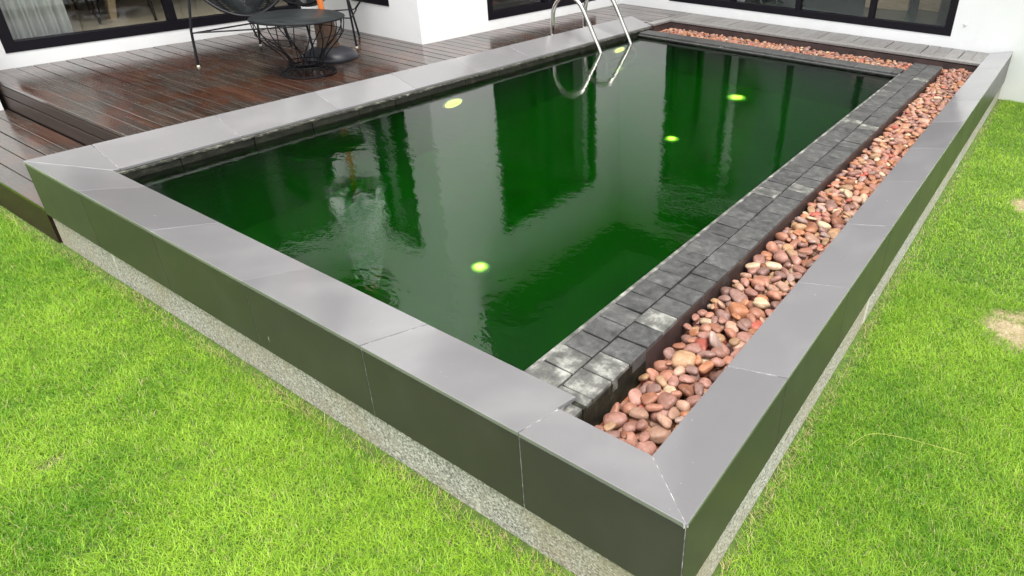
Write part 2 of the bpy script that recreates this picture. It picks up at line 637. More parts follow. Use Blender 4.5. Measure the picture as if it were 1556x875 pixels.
# ------------------------------------------------------------------ ground (a sheet with an opening for the pool and the house)
def sheet_with_hole(name, X, Y, hole, z, mat):
    xs = [X[0], hole[0], hole[1], X[1]]
    ys = [Y[0], hole[2], hole[3], Y[1]]
    v = [(x, y, z) for y in ys for x in xs]
    f = []
    for j in range(3):
        for i in range(3):
            if i == 1 and j == 1:
                continue
            a = j * 4 + i
            f.append([a, a + 1, a + 5, a + 4])
    return mesh_obj(name, v, f, mat)
ground = sheet_with_hole('ground', (-200, 200), (-200, 200), (-3.55, -.06, .06, 6.0), ZG - .012, 'lawn_soil')
tag(ground, 'green lawn ground around the raised pool', None, None, 'structure')

# ------------------------------------------------------------------ swimming pool
pool = empty('swimming_pool', (-1.8, 3.0, ZG))
tag(pool, 'raised rectangular pool of murky green water framed by grey tile coping', 'pool')
def P(o):
    o.parent = pool
    o.matrix_parent_inverse = Matrix.Translation(-pool.location)
    return o

G = .0013
TT = .014
# coping core (bedding mortar showing in the joints)
mb = MB()
mb.prism([(-.03, .03, zf(.03) - .0016), (-.5, .03, zf(.03) - .0016), (-.5, .160, zf(.16) - .0016), (-.192, .160, zf(.16) - .0016)], .33)
mb.prism([(-.503, .03, zf(.03) - .0016), (-W + .03, .03, zf(.03) - .0016), (-W + .25, .243, zf(.243) - .0016), (-.503, .243, zf(.243) - .0016)], .33)
P(mb.build('coping_bed', 'grout'))
mb = MB()
mb.prism([(-.03, .03, zr(-.03) - .0016), (-.186, .170, zr(-.186) - .0016), (-.186, L, zr(-.186) - .0016), (-.03, L, zr(-.03) - .0016)], .33)
P(mb.build('coping_bed', 'grout'))
mb = MB()
mb.prism([(-W + .03, .03, zl(-W + .03) - .0016), (-W + .03, 5.245, zl(-W + .03) - .0016), (-3.352, 5.245, zl(-3.352) - .0016), (-3.352, .25, zl(-3.352) - .0016)], .33)
P(mb.build('coping_bed', 'grout'))

xf = [0, -.492, -1.119, -1.750, -2.388, -3.02, -W]
for i in range(6):
    a, b = xf[i], xf[i + 1]
    wi = .165 if i == 0 else .25
    pa = [(a - G, 0), (b + G, 0), (b + G, wi), (a - G, wi)]
    if i == 0:
        pa = [(-G * .7, 0), (b + G, 0), (b + G, wi), (-.19 - G * .7, wi)]
    elif i == 1:
        pa = [(a - G, 0), (b + G, 0), (b + G, wi), (-.5, wi), (-.5, .165), (a - G, .165)]
    elif i == 5:
        pa = [(a - G, 0), (b + G * .7, 0), (-W + .255 + G * .7, wi), (a - G, wi)]
    dz = random.uniform(-.0008, .0008)
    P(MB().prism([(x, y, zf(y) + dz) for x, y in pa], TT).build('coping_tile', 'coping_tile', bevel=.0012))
yr = [0] + [.599 + .592 * k for k in range(9)] + [L]
for i in range(10):
    a, b = yr[i], yr[i + 1]
    q = [(-.19, a + G), (0, a + G), (0, b - G), (-.19, b - G)]
    if i == 0:
        q = [(-.19, .165 + G * .7), (0, G * .7), (0, b - G), (-.19, b - G)]
    dz = random.uniform(-.0008, .0008)
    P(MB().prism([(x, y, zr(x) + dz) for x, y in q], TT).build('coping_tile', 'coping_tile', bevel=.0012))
yl = [0, .28, .89, 1.515, 2.12, 2.725, 3.33, 3.94, 4.55, 5.25]
for i in range(len(yl) - 1):
    a, b = yl[i], yl[i + 1]
    q = [(-W, a + G), (-3.345, a + G), (-3.345, b - G), (-W, b - G)]
    if i == 0:
        q = [(-W, G * .7), (-3.345, .25 + G * .7), (-3.345, b - G), (-W, b - G)]
    dz = random.uniform(-.0008, .0008)
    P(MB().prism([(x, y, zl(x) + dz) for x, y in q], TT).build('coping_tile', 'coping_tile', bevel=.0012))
# facing tiles, 4 mm under the coping edge (a pale mitre joint shows between)
HF = .2814
for i in range(6):
    a, b = xf[i], xf[i + 1]
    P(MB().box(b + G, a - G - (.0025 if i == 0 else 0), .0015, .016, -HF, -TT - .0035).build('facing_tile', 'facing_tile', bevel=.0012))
for i in range(10):
    a, b = yr[i], yr[i + 1]
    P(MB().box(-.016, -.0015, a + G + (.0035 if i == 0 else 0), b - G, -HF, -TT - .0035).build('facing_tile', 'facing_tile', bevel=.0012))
for i in range(len(yl) - 1):
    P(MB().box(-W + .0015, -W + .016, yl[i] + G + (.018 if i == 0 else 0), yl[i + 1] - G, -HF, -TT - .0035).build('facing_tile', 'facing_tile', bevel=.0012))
# pale grout in the mitres
mb = MB().box(-W + .02, -.0032, .0028, .03, -HF + .004, -.010)
mb.box(-.03, -.0030, .0031, L, -HF + .004, -.010)
def slot(a, b, za, zb, w=.006):
    d = Vector((b[0] - a[0], b[1] - a[1])).normalized()
    n_ = Vector((-d.y, d.x)) * w
    mb.prism([(a[0] + n_.x, a[1] + n_.y, za - .0012), (a[0] - n_.x, a[1] - n_.y, za - .0012), (b[0] - n_.x, b[1] - n_.y, zb - .0012), (b[0] + n_.x, b[1] + n_.y, zb - .0012)], .012)
slot((-.002, .002), (-.19, .165), -.0008, zf(.165))
slot((-W + .003, .003), (-W + .255, .25), -.0008, zf(.25))
P(mb.build('mitre_joint', 'grout'))
# aggregate plinth
mb = MB().box(-W + .012, -.012, .014, .06, ZG - .25, -HF + .002)
mb.box(-.06, -.013, .061, L, ZG - .25, -HF + .002)
mb.box(-W + .013, -W + .06, .061, 5.25, ZG - .25, -HF + .002)
P(mb.build('plinth', 'aggregate'))

# basin
XI, XO = -3.335, -.715
YF, YBK = .245, 4.95
ZB = -1.25
mb = MB()
mb.add([(XI, YF, ZB), (XO, YF, ZB), (XO, YBK, ZB), (XI, YBK, ZB)], [(0, 1, 2, 3)])
P(mb.build('basin_floor', 'basin'))
mb = MB()
mb.box(XI - .1, XI, YF - .1, YBK + .1, ZB - .05, -.22)
mb.box(XO, XO + .1, YF - .1, YBK + .1, ZB - .05, -.175)
mb.box(XI, XO, YF - .1, YF, ZB - .05, -.10)
mb.box(XI, XO, YBK, YBK + .1, ZB - .05, -.16)
P(mb.build('basin_wall', 'pool_wall'))
# mossy lip of the left wall, in blocks, and the limed edge under the coping
y = .25
while y < 5.2:
    b = min(y + random.uniform(.28, .42), 5.24)
    P(MB().box(XI - .06, XI + random.uniform(.003, .008), y + .0015, b - .0015, -.30, -.094).build('lip_stone', 'pool_wall', bevel=.003))
    y = b
n = 260
ys = np.linspace(.25, 5.24, n)
v, f = [], []
for k, y in enumerate(ys):
    o = .002 + .004 * rng.random()
    v += [(-3.36, y, -.083), (XI + .004 + o, y, -.0835), (XI + .004 + o, y, -.089 - .007 * rng.random()), (-3.36, y, -.092)]
    if k:
        a, b = 4 * (k - 1), 4 * k
        f += [[a, a + 1, b + 1, b], [a + 1, a + 2, b + 2, b + 1], [a + 2, a + 3, b + 3, b + 2]]
P(mesh_obj('limed_edge', v, f, 'lime_edge'))
# near wall under the front coping, trough walls and bed
mb = MB().box(XI, -.46, .232, .247, -.30, -.083)
P(mb.build('lip_stone', 'pool_wall'))

# back ledge of slate blocks
x = XI + .03
while x < XO - .01:
    b = min(x + random.uniform(.28, .34), XO - .002)
    P(MB().box(x + .0015, b - .0015, YBK + .002, 5.13, -.2, -.09 + random.uniform(-.001, .001)).build('ledge_stone', 'paver', bevel=.003))
    x = b
# thin shadow-line nosing on the water side
P(MB().box(XI + .03, XO - .003, YBK - .022, YBK, -.118, -.108).build('ledge_nosing', 'paver', bevel=.002))

# pavers: two rows of small setts along the right side
XA, XB, XC = -.700, -.581, -.462
k = 0
for row, (xa, xb) in enumerate(((XA, XB), (XB, XC))):
    y = .2505 if row == 0 else .2
    first = True
    while y < 5.40:
        ln = .1 if not first else (.088 if row == 0 else .115)
        first = False
        if row == 1 and y < .25:
            y = .168
        ln *= random.uniform(.97, 1.03)
        b = min(y + ln, 5.42)
        z = ZP + random.uniform(-.0022, .0018)
        dzx, dzy = random.uniform(-.0015, .0015), random.uniform(-.0015, .0015)
        g = random.uniform(.0022, .0032)
        x0, x1, y0, y1 = xa + g, xb - g, y + g, b - g
        j = lambda: random.uniform(-.0012, .0012)
        top = [(x0 + j(), y0 + j(), z - dzx - dzy), (x1 + j(), y0 + j(), z + dzx - dzy), (x1 + j(), y1 + j(), z + dzx + dzy), (x0 + j(), y1 + j(), z - dzx + dzy)]
        limed = y < .36 or (row == 1 and y < .46 and random.random() < .5) or (random.random() < .03)
        o = P(MB().prism(top, .05).build('paver', 'paver_limed' if limed else 'paver', bevel=.0022))
        y = b
# thin pale edging strip and the bed under the setts
P(MB().box(XO - .002, XA - .001, .252, YBK, -.2, ZP - .004).build('paver_edging', 'paver_limed', bevel=.002))
P(MB().box(XO, XC - .012, .26, 5.41, -.3, ZP - .022).build('paver_bed', 'under_deck'))
y = .168
while y < 5.40:
    b = min(y + random.uniform(.19, .21), 5.419)
    P(MB().box(XC - .012, XC - .0015 + random.uniform(-.001, .001), y + .001, b - .001, -.3, ZP - .012).build('trough_tile', 'trough_lining' if y > .55 else 'pool_wall', bevel=.0015))
    y = b
mb = MB()
mb.box(-.475, -.17, .168, 5.62, -.33, -.21)
mb.box(-3.34, -.475, 5.131, 5.62, -.33, -.21)
P(mb.build('trough_bed', 'trough_bed'))
mb = MB().box(-3.35, -.188, 5.602, 5.62, -.21, -.082)
mb.box(-3.36, -3.318, 5.26, 5.602, -.21, -.082)
mb.box(-3.33, XO, 5.131, 5.134, -.21, -.12)
P(mb.build('trough_lining', 'trough_lining'))

# underwater lamps
def lamp(x, y, z, r, normal, lens):
    rootm = MB().lathe([(r, 0), (r * 1.02, .008), (r * .9, .016), (r * .86, .016)], 28)
    o = rootm.build('pool_lamp', 'lamp_ring', None, True)
    MB().lathe([(r * .86, .012), (r * .8, .018), (r * .55, .020), (r * .54, .0205)], 28).build('halo_ring', 'lamp_halo', o, True)
    MB().lathe([(r * .54, .0195), (r * .4, .022), (.002, .0235)], 28).build('lens', lens, o, True)
    for a in range(6 if r < .08 else 0):
        MB().lathe([(r * .05, .019), (r * .04, .0225)], 8, (r * .45 * math.cos(a * math.pi / 3), r * .45 * math.sin(a * math.pi / 3))).build('vent', 'black_metal', o)
    o.rotation_euler = normal
    o.location = (x, y, z)
    P(o)
lamp(-2.02, 1.33, ZB, .056, (0, 0, 0), 'lamp_lens')
lamp(-2.02, 3.45, ZB, .062, (0, 0, 0), 'lamp_lens')
lamp(-2.02, 4.62, ZB, .10, (0, 0, 0), 'lamp_lens')
lamp(XI, 2.42, -.48, .10, (0, math.pi / 2, 0), 'side_lamp_lens')
lamp(XI, 4.62, -.48, .10, (0, math.pi / 2, 0), 'side_lamp_lens')

# ------------------------------------------------------------------ water
e = .004
mb = MB().box(XI - e, XO + e, YF - e, YBK + e, ZB - e, ZW)
water = mb.build('water', 'water')
tag(water, 'still murky green pool water', None, None, 'structure')

# ------------------------------------------------------------------ decks
deck = empty('deck', (-5, 2, ZU))
tag(deck, 'wet dark brown timber deck between pool and house', None, None, 'structure')
def board(parent, name, x0, x1, y0, y1, ztop, mat, th=.024):
    sx, sy = x1 - x0, y1 - y0
    key = (round(sx, 3), round(sy, 3), th, mat)
    if key not in BOARDS:
        o = MB().box(-sx / 2, sx / 2, -sy / 2, sy / 2, -th, 0).build(name, mat, None, bevel=.003)
        BOARDS[key] = o.data
    else:
        o = bpy.data.objects.new(name, BOARDS[key])
        COL.objects.link(o)
    o.location = Vector(((x0 + x1) / 2, (y0 + y1) / 2, ztop)) - parent.location
    o.parent = parent
    return o
BOARDS = {}
y = YSTEP
k = 0
while y < YB - .02:
    wid = .1
    gap = .0022 if (k % 3) else .0045
    x0 = XW1 if y + .05 < YJ else XW2
    x1 = -W - .004 if y < 5.2 else -3.42
    tilt = random.uniform(-.0012, .0012)
    o = board(deck, 'plank', x0 + .003, x1, y + .0035, y + .1, ZU + tilt, 'deck_board')
    o.rotation_euler = (random.uniform(-.006, .006), 0, 0)
    if k % 3 == 0:
        o.location.y += .0015
    y += .1
    k += 1
# step riser (two boards) and the lower deck
low = empty('deck_step', (-5, .25, ZL))
tag(low, 'lower strip of grey-brown decking with a two-board riser', None, None, 'structure')
for z0, z1 in ((-.148, -.078), (-.246, -.155)):
    MB().box(-5.6 + 5, -3.606 + 5, YSTEP + .004 - .25, YSTEP + .022 - .25, z0 - ZL, z1 - ZL).build('riser_board', 'riser_board', low, bevel=.003)
for k in range(5):
    o = board(low, 'plank', -5.6, -W - .002, .0 + k * .098 + .003, .0 + (k + 1) * .098 - (.004 if k == 2 else .001), ZL + random.uniform(-.001, .001), 'deck_board')
MB().box(-5.6 + 5, -3.61 + 5, .004 - .25, .03 - .25, ZG - ZL - .05, -.026).build('fascia_board', 'riser_board', low)
MB().box(-1.0, 1.38, YSTEP + .023 - .25, 1.0, ZG - ZL - .05, ZU - .03 - ZL).build('joist_bed', 'under_deck', low)
MB().box(-.6, 1.385, .031 - .25, YSTEP - .25 - .01, ZG - ZL - .05, -.027).build('joist_bed', 'under_deck', low)
MB().box(-.97, 1.385, .85 - 2, YJ - .01 - 2, -.2, -.03).build('joist_bed', 'under_deck', deck)
MB().box(XW2 + 5.01, -3.7 + 5, YJ - 2, YB - 2, -.2, -.03).build('joist_bed', 'under_deck', deck)
MB().box(-3.7 + 5, -3.36 + 5, 5.26 - 2, YB - 2, -.2, -.03).build('joist_bed', 'under_deck', deck)

walk = empty('walkway', (-1.8, 5.9, ZU))
tag(walk, 'narrow strip of short grey boards along the back wall', None, None, 'structure')
board(walk, 'border_board', -3.42 + .003, -3.318, 5.262, 5.60, ZU, 'walkway_board')
board(walk, 'border_board', -3.42 + .003, -.192, 5.602, 5.70, ZU, 'walkway_board')
x = -3.34
k = 0
while x < -.25:
    x1 = min(x + .109, -.192)
    board(walk, 'plank', x + (.008 if k % 3 == 0 else .0012), x1 - (.001), 5.703, YB - .004, ZU + random.uniform(-.001, .001), 'walkway_board')
    x = x1
    k += 1
board(walk, 'plank', -3.417, -3.342, 5.703, YB - .004, ZU, 'walkway_board')
MB().box(-3.36 + 1.8, -.19 + 1.8, 5.622 - 5.9, YB - 5.9, -.2, -.03).build('joist_bed', 'under_deck', walk)

# ------------------------------------------------------------------ house
house = empty('house', (-5.0, 5.0, ZG))
tag(house, 'white rendered house with black framed sliding windows beside the pool', 'house')
def H(o):
    o.parent = house
    o.matrix_parent_inverse = Matrix.Translation(-house.location)
    return o
T = .2
def wall_x(x, y0, y1, z0, z1, openings):
    """wall whose outer face is at x, facing +X; openings (y0,y1,z0,z1)"""
    def bx(a, b, c, d):
        if b - a > 1e-4 and d - c > 1e-4:
            H(MB().box(x - T, x, a, b, c, d).build('wall', 'white_render'))
    y = y0
    for (a, b, c, d) in openings:
        bx(y, a, z0, z1)
        bx(a, b, z0, c)
        bx(a, b, d, z1)
        y = b
    bx(y, y1, z0, z1)
def wall_y(y, x0, x1, z0, z1, openings):
    def bx(a, b, c, d):
        if b - a > 1e-4 and d - c > 1e-4:
            H(MB().box(a, b, y, y + T, c, d).build('wall', 'white_render'))
    x = x0
    for (a, b, c, d) in openings:
        bx(x, a, z0, z1)
        bx(a, b, z0, c)
        bx(a, b, d, z1)
        x = b
    bx(x, x1, z0, z1)

def window(axis, pl, a, b, z0, z1, mull, fwid=.07):
    """framed window: the frame is the part, mullions and panes its pieces"""
    out_, in_ = .004, .075
    def bx(m, p, q, r, s, d0=0.0, d1=0.0):
        if axis == 'x':
            m.box(pl - in_ + d1, pl + out_ - d0, p, q, r, s)
        else:
            m.box(p, q, pl - out_ + d0, pl + in_ - d1, r, s)
    m = MB()
    bx(m, a, b, z0, z0 + fwid)
    bx(m, a, b, z1 - fwid, z1)
    bx(m, a, a + fwid, z0 + fwid, z1 - fwid)
    bx(m, b - fwid, b, z0 + fwid, z1 - fwid)
    fr = H(m.build('window', 'black_frame'))
    edges = [a + fwid] + list(mull) + [b - fwid]
    for mm in mull:
        m = MB()
        bx(m, mm - .028, mm + .028, z0 + fwid, z1 - fwid, .006, .004)
        m.build('mullion', 'black_frame', fr)
    for p, q in zip(edges[:-1], edges[1:]):
        m = MB()
        if axis == 'x':
            m.box(pl - .045, pl - .039, p, q, z0 + fwid, z1 - fwid)
        else:
            m.box(p, q, pl + .039, pl + .045, z0 + fwid, z1 - fwid)
        m.build('pane', 'glass', fr)
    return fr

ZT = 5.2
wall_x(XW1, -1.6, YJ, ZG - .3, ZT, [(.675, 2.95, .054, 2.0)])
window('x', XW1, .675, 2.95, .054, 2.0, [1.815])
wall_y(YJ, XW1 - T, XW2 - .001, ZG - .3, ZT, [(-5.24, -4.715, .228, 1.95)])
window('y', YJ, -5.24, -4.715, .228, 1.95, [], .05)
wall_x(XW2, YJ + T, YB, ZG - .3, 2.8, [(3.87, 5.62, .046, 2.0)])
window('x', XW2, 3.87, 5.62, .046, 2.0, [4.75])
H(MB().box(XW2 - T, XW2, YJ + T, 3.42, 2.8, ZT).build('wall', 'white_render'))
H(MB().box(XW2 - .0005 - T, XW2 - .0005, YJ + .0005, YJ + T, ZG - .3, ZT).build('wall', 'white_render')) if False else None
wall_y(YB, XW2 - T, 6.0, ZG - .3, 2.8, [(-3.66, -.56, .055, 2.08)])
window('y', YB, -3.66, -.56, .055, 2.08, [-2.86, -2.1, -1.335])
# transom window above, upper storey and soffits
H(MB().box(-3.7, -.9, YB - .012, YB - .002, 2.26, 2.60).build('transom', 'black_frame'))
H(MB().box(XW2 - T, XW2 + .55, 3.421, YB + .25, 2.801, 6.0).build('upper_storey', 'charcoal_cladding'))
H(MB().box(XW2 + .551, 6.0, YB - .55, YB + .25, 2.801, 6.0).build('upper_storey', 'charcoal_cladding'))
H(MB().box(XW1, -5.35, -1.6, YJ - .002, 2.72, 2.95).build('soffit', 'brown_soffit'))
# pilaster by the step
H(MB().box(-6.3, -5.603, -1.6, YSTEP - .02, ZG - .3, ZT).build('pilaster', 'white_render'))
# rooms
H(MB().box(-10.2, XW1 - T - .001, -.4, YJ + .9, -.2, .05).build('room_floor', 'room_floor'))
m = MB().box(-10.3, -10.2, -.4, YJ + .9, .05, 2.6)
m.box(-10.2, XW1 - T - .001, -.5, -.4, .05, 2.6)
m.box(-10.2, XW1 - T - .001, YJ + .9, YJ + 1.0, .05, 2.6)
m.box(-10.3, XW1 - T - .001, -.5, YJ + 1.0, 2.6, 2.7)
H(m.build('room_wall', 'room_wall'))
H(MB().box(-5.9, 1.0, YB + T + .001, 10.5, -.2, .045).build('room_floor', 'room_floor_dark'))
m = MB().box(-5.9, 1.0, 10.5, 10.6, .045, 2.6)
m.box(1.0, 1.1, YB + T + .001, 10.5, .045, 2.6)
m.box(-6.0, -5.9, YB + T + .001, 10.5, .045, 2.6)
m.box(-6.0, 1.1, YB + T + .001, 10.6, 2.6, 2.7)
H(m.build('room_wall', 'room_wall'))
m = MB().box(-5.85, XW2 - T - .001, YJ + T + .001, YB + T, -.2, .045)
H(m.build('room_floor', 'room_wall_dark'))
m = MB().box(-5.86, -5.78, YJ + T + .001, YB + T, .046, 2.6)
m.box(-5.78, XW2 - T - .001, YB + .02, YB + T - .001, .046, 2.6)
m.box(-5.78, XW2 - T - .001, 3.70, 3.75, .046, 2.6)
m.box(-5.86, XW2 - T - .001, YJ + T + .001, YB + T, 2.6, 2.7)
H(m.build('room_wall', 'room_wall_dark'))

# wall vent cap by the right window
bolt = H(MB().lathe([(.016, 0), (.014, .006), (.004, .01)], 14).build('wall_cap', 'white_render', None, True))
bolt.rotation_euler = (math.pi / 2, 0, 0)
bolt.location = (-.457, YB - .002, .176)

# ------------------------------------------------------------------ things indoors
def curtain(name, x, y0, y1, z0, z1, label, axis='x'):
    n, mrows = 90, 2
    v, f = [], []
    for r in range(mrows):
        z = z0 + (z1 - z0) * r
        for k in range(n):
            s = k / (n - 1)
            d = .016 * math.sin(s * 34) + .008 * math.sin(s * 77 + 1)
            yy = y0 + (y1 - y0) * s
            v.append((x + d, yy, z) if axis == 'x' else (yy, x + d, z))
    for k in range(n - 1):
        f.append([k, k + 1, n + k + 1, n + k])
    o = mesh_obj(name, v, f, 'curtain', None, True)
    sol = o.modifiers.new('thickness', 'SOLIDIFY')
    sol.thickness = .003
    tag(o, label, 'curtain')
    return o
curtain('curtain', -6.02, .70, 1.145, .07, 2.4, 'white pleated floor-length curtain inside the left window')
curtain('curtain', YB + .32, -3.0, -2.86, .07, 2.4, 'narrow white curtain drawn aside behind the back window', 'y')

def dining_table(loc, label):
    r = empty('dining_table', loc)
    MB().box(-.5, .5, -.9, .9, .70, .74).build('table_top', 'pale_wood', r, bevel=.005)
    for sx in (-1, 1):
        for sy in (-1, 1):
            x, y = sx * .4, sy * .6
            MB().add([(x - .025, y - .025, 0), (x + .025, y - .025, 0), (x + .025, y + .025, 0), (x - .025, y + .025, 0),
                      (x - .05 - .03 * sx, y - .05 - .12 * sy, .699), (x + .05 - .03 * sx, y - .05 - .12 * sy, .699), (x + .05 - .03 * sx, y + .05 - .12 * sy, .699), (x - .05 - .03 * sx, y + .05 - .12 * sy, .699)],
                     [(0, 3, 2, 1), (4, 5, 6, 7), (0, 1, 5, 4), (1, 2, 6, 5), (2, 3, 7, 6), (3, 0, 4, 7)]).build('leg', 'pale_wood', r)
    tag(r, label, 'table')
dining_table((-7.22, 2.32, .05), 'pale wooden dining table with tapered legs behind the left window')
def dining_chair(loc, rz, label):
    r = empty('dining_chair', loc, rz)
    MB().box(-.21, .21, -.21, .21, .43, .47).build('seat', 'dark_wood', r, bevel=.008)
    MB().box(-.21, -.18, -.2, .2, .55, .85).build('backrest', 'dark_wood', r, bevel=.008)
    for sx in (-1, 1):
        for sy in (-1, 1):
            MB().tube([(sx * .2, sy * .2, 0), (sx * .18, sy * .18, .43 if sx > 0 else .85)], [.011, .018], 8).build('leg', 'dark_wood', r)
    tag(r, label, 'chair', 'dining chairs behind the left window')
dining_chair((-6.72, 1.80, .05), 1.2, 'dark dining chair closest to the glass of the left window')
dining_chair((-7.34, 1.50, .05), 1.5, 'dark dining chair right beside the white curtain indoors')
dining_chair((-7.95, 1.75, .05), .4, 'dark dining chair farthest back behind the left window')

def crate(loc, rz, s, label):
    r = empty('storage_box', loc, rz)
    MB().box(-s[0], s[0], -s[1], s[1], 0, s[2]).build('body', 'pale_wood', r, bevel=.006)
    MB().box(-s[0] - .008, s[0] + .008, -s[1] - .008, s[1] + .008, s[2] * .42, s[2] * .5).build('batten', 'curtain', r)
    MB().box(-.03, .03, -s[1] - .012, -s[1] - .004, s[2] * .62, s[2] * .74).build('handle', 'dark_wood', r)
    tag(r, label, 'box', 'boxes behind the back window')
crate((-1.52, 7.62, .045), .12, (.24, .2, .5), 'wide pale wooden box with a white band behind the back window')
crate((-1.05, 7.85, .045), -.1, (.12, .2, .42), 'narrow pale wooden box to the right of the wide one indoors')

# ------------------------------------------------------------------ pool ladder
lad = empty('pool_ladder', (-3.4, 4.35, ZU))
tag(lad, 'stainless steel pool ladder arching over the left coping into the water', 'ladder')
def bez(pts, n=26):
    pts = [Vector(p) for p in pts]
    out = []
    ext = [pts[0] * 2 - pts[1]] + pts + [pts[-1] * 2 - pts[-2]]
    for i in range(1, len(ext) - 2):
        p0, p1, p2, p3 = ext[i - 1:i + 3]
        for k in range(n):
            s = k / n
            out.append(.5 * ((2 * p1) + (p2 - p0) * s + (2 * p0 - 5 * p1 + 4 * p2 - p3) * s * s + (3 * p1 - p0 - 3 * p2 + p3) * s ** 3))
    out.append(pts[-1])
    return out
prof = [(-3.745, -.048), (-3.737, .06), (-3.722, .17), (-3.69, .245), (-3.62, .305), (-3.52, .325), (-3.43, .285), (-3.37, .215), (-3.27, .04), (-3.175, -.14), (-3.12, -.30), (-3.12, -.9)]
for y in (4.1, 4.6):
    pts = [(a + 3.4, y - 4.35, b - ZU) for a, b in bez([(a, b, 0) for a, b in prof], 7) for b in [b]] if False else [(q.x + 3.4, y - 4.35, q.y - ZU) for q in bez([(a, b, 0) for a, b in prof], 7)]
    rl = MB().tube(pts, .0195, 14).build('rail', 'stainless', lad, True)
    MB().lathe([(.042, 0), (.042, .006), (.024, .016)], 24, (-3.745 + 3.4, y - 4.35)).build('flange', 'stainless', rl, True)
for z in (-.38, -.63, -.86):
    MB().box(-3.17 + 3.4, -3.09 + 3.4, -.25, .25, z - ZU - .012, z - ZU + .012).build('tread', 'stainless', lad, bevel=.004)

# ------------------------------------------------------------------ wire side table
tb = empty('side_table', (-4.225, 1.885, ZU), .3)
tag(tb, 'round black wire basket side table with dark top on the deck', 'table')
def circ(r, z, n=40):
    return [(r * math.cos(2 * math.pi * k / n), r * math.sin(2 * math.pi * k / n), z) for k in range(n)]
MB().lathe([(.296, .386), (.305, .388), (.305, .398), (.3, .402)], 56).build('table_top', 'table_top', tb, True)
MB().tube(circ(.307, .392, 56), .0055, 8, True).build('rim', 'black_metal', tb, True)
MB().tube(circ(.187, .007, 44), .006, 8, True).build('foot_ring', 'black_metal', tb, True)
MB().tube(circ(.118, .055, 32), .0045, 6, True).build('waist_ring', 'black_metal', tb, True)
MB().tube(circ(.120, .085, 32), .0045, 6, True).build('waist_ring', 'black_metal', tb, True)
MB().tube(circ(.288, .290, 44), .0032, 6, True).build('hoop', 'black_metal', tb, True)
NW = 18
for k in range(NW):
    a0 = 2 * math.pi * k / NW
    sgn = .42 if k % 2 else -.42
    pts = []
    for (r, z, s) in ((.187, .007, .0), (.15, .025, .0), (.118, .055, .05), (.120, .085, .1), (.158, .145, .35), (.215, .205, .62), (.270, .265, .82), (.296, .33, .95), (.302, .388, 1.0)):
        pts.append((r * math.cos(a0 + sgn * s), r * math.sin(a0 + sgn * s), z))
    MB().tube(bez(pts, 4), .0038, 6).build('wire', 'black_metal', tb, True)

# ------------------------------------------------------------------ string lounge chairs
def lounge_chair(loc, rz, label):
    r = empty('lounge_chair', loc, rz)
    n = 56
    def ring(t):
        # tilted egg-shaped hoop: low at the front, high at the back
        u, w = math.cos(t), math.sin(t)
        lat = .41 * w * (1 - .08 * u)
        s = u * .5                                   # +front  -back
        x = -.05 + .62 * s
        z = .66 - .58 * s + .10 * (w * w)
        if u > 0:
            z += -.03 * u
        return Vector((x, lat, z))
    hoop = [ring(2 * math.pi * k / n) for k in range(n)]
    MB().tube(hoop, .0115, 8, True).build('hoop', 'black_metal', r, True)
    hub = [Vector((-.16 + .008 * math.cos(2 * math.pi * k / n), .010 * math.sin(2 * math.pi * k / n), .36 - .006 * math.cos(2 * math.pi * k / n))) for k in range(n)]
    MB().tube(hub, .007, 6, True).build('hub', 'black_metal', r, True)
    m = MB()
    N = 84
    for k in range(N):
        a = 2 * math.pi * k / N
        p, q = ring(a), Vector((-.16 + .008 * math.cos(a), .010 * math.sin(a), .36 - .006 * math.cos(a)))
        mid = (p + q) / 2 + Vector((-.02, 0, -.05))
        m.tube([p, p * .55 + mid * .45 + Vector((0, 0, -.012)), mid, q * .55 + mid * .45 + Vector((0, 0, -.012)), q], .0045, 5)
    m.build('cord_seat', 'black_cord', r, True)
    for s in (-1, 1):
        top = ring(s * 1.0)
        leg = MB().tube([(.25, s * .40, .006), (.23, s * .385, .25), top], .009, 8).build('leg', 'black_metal', r, True)
        MB().lathe([(.010, 0), (.010, .008), (.009, .01)], 12, (.25, s * .40)).build('foot', 'lamp_ring', leg)
        top = ring(s * 2.5)
        MB().tube([(-.20, .27, .235 if s > 0 else .004), (-.22, .27 + s * .05, .30), top], .009, 8).build('leg', 'black_metal', r, True)
        MB().tube([(.231, s * .386, .235), (-.205, .27 + s * .01, .235)], .006, 6).build('rung', 'black_metal', r, True)
    MB().tube([(.231, -.386, .237), (.231, .386, .237)], .006, 6).build('rung', 'black_metal', r, True)
    tag(r, label, 'chair', 'string lounge chairs on the deck')
    return r
lounge_chair((-5.025, 1.965, ZU), math.atan2(-.46, .89), 'black string lounge chair left of the wire side table')
lounge_chair((-5.13, 2.60, ZU), math.atan2(-.80, .55), 'black string lounge chair behind the wire side table, next to the parasol')

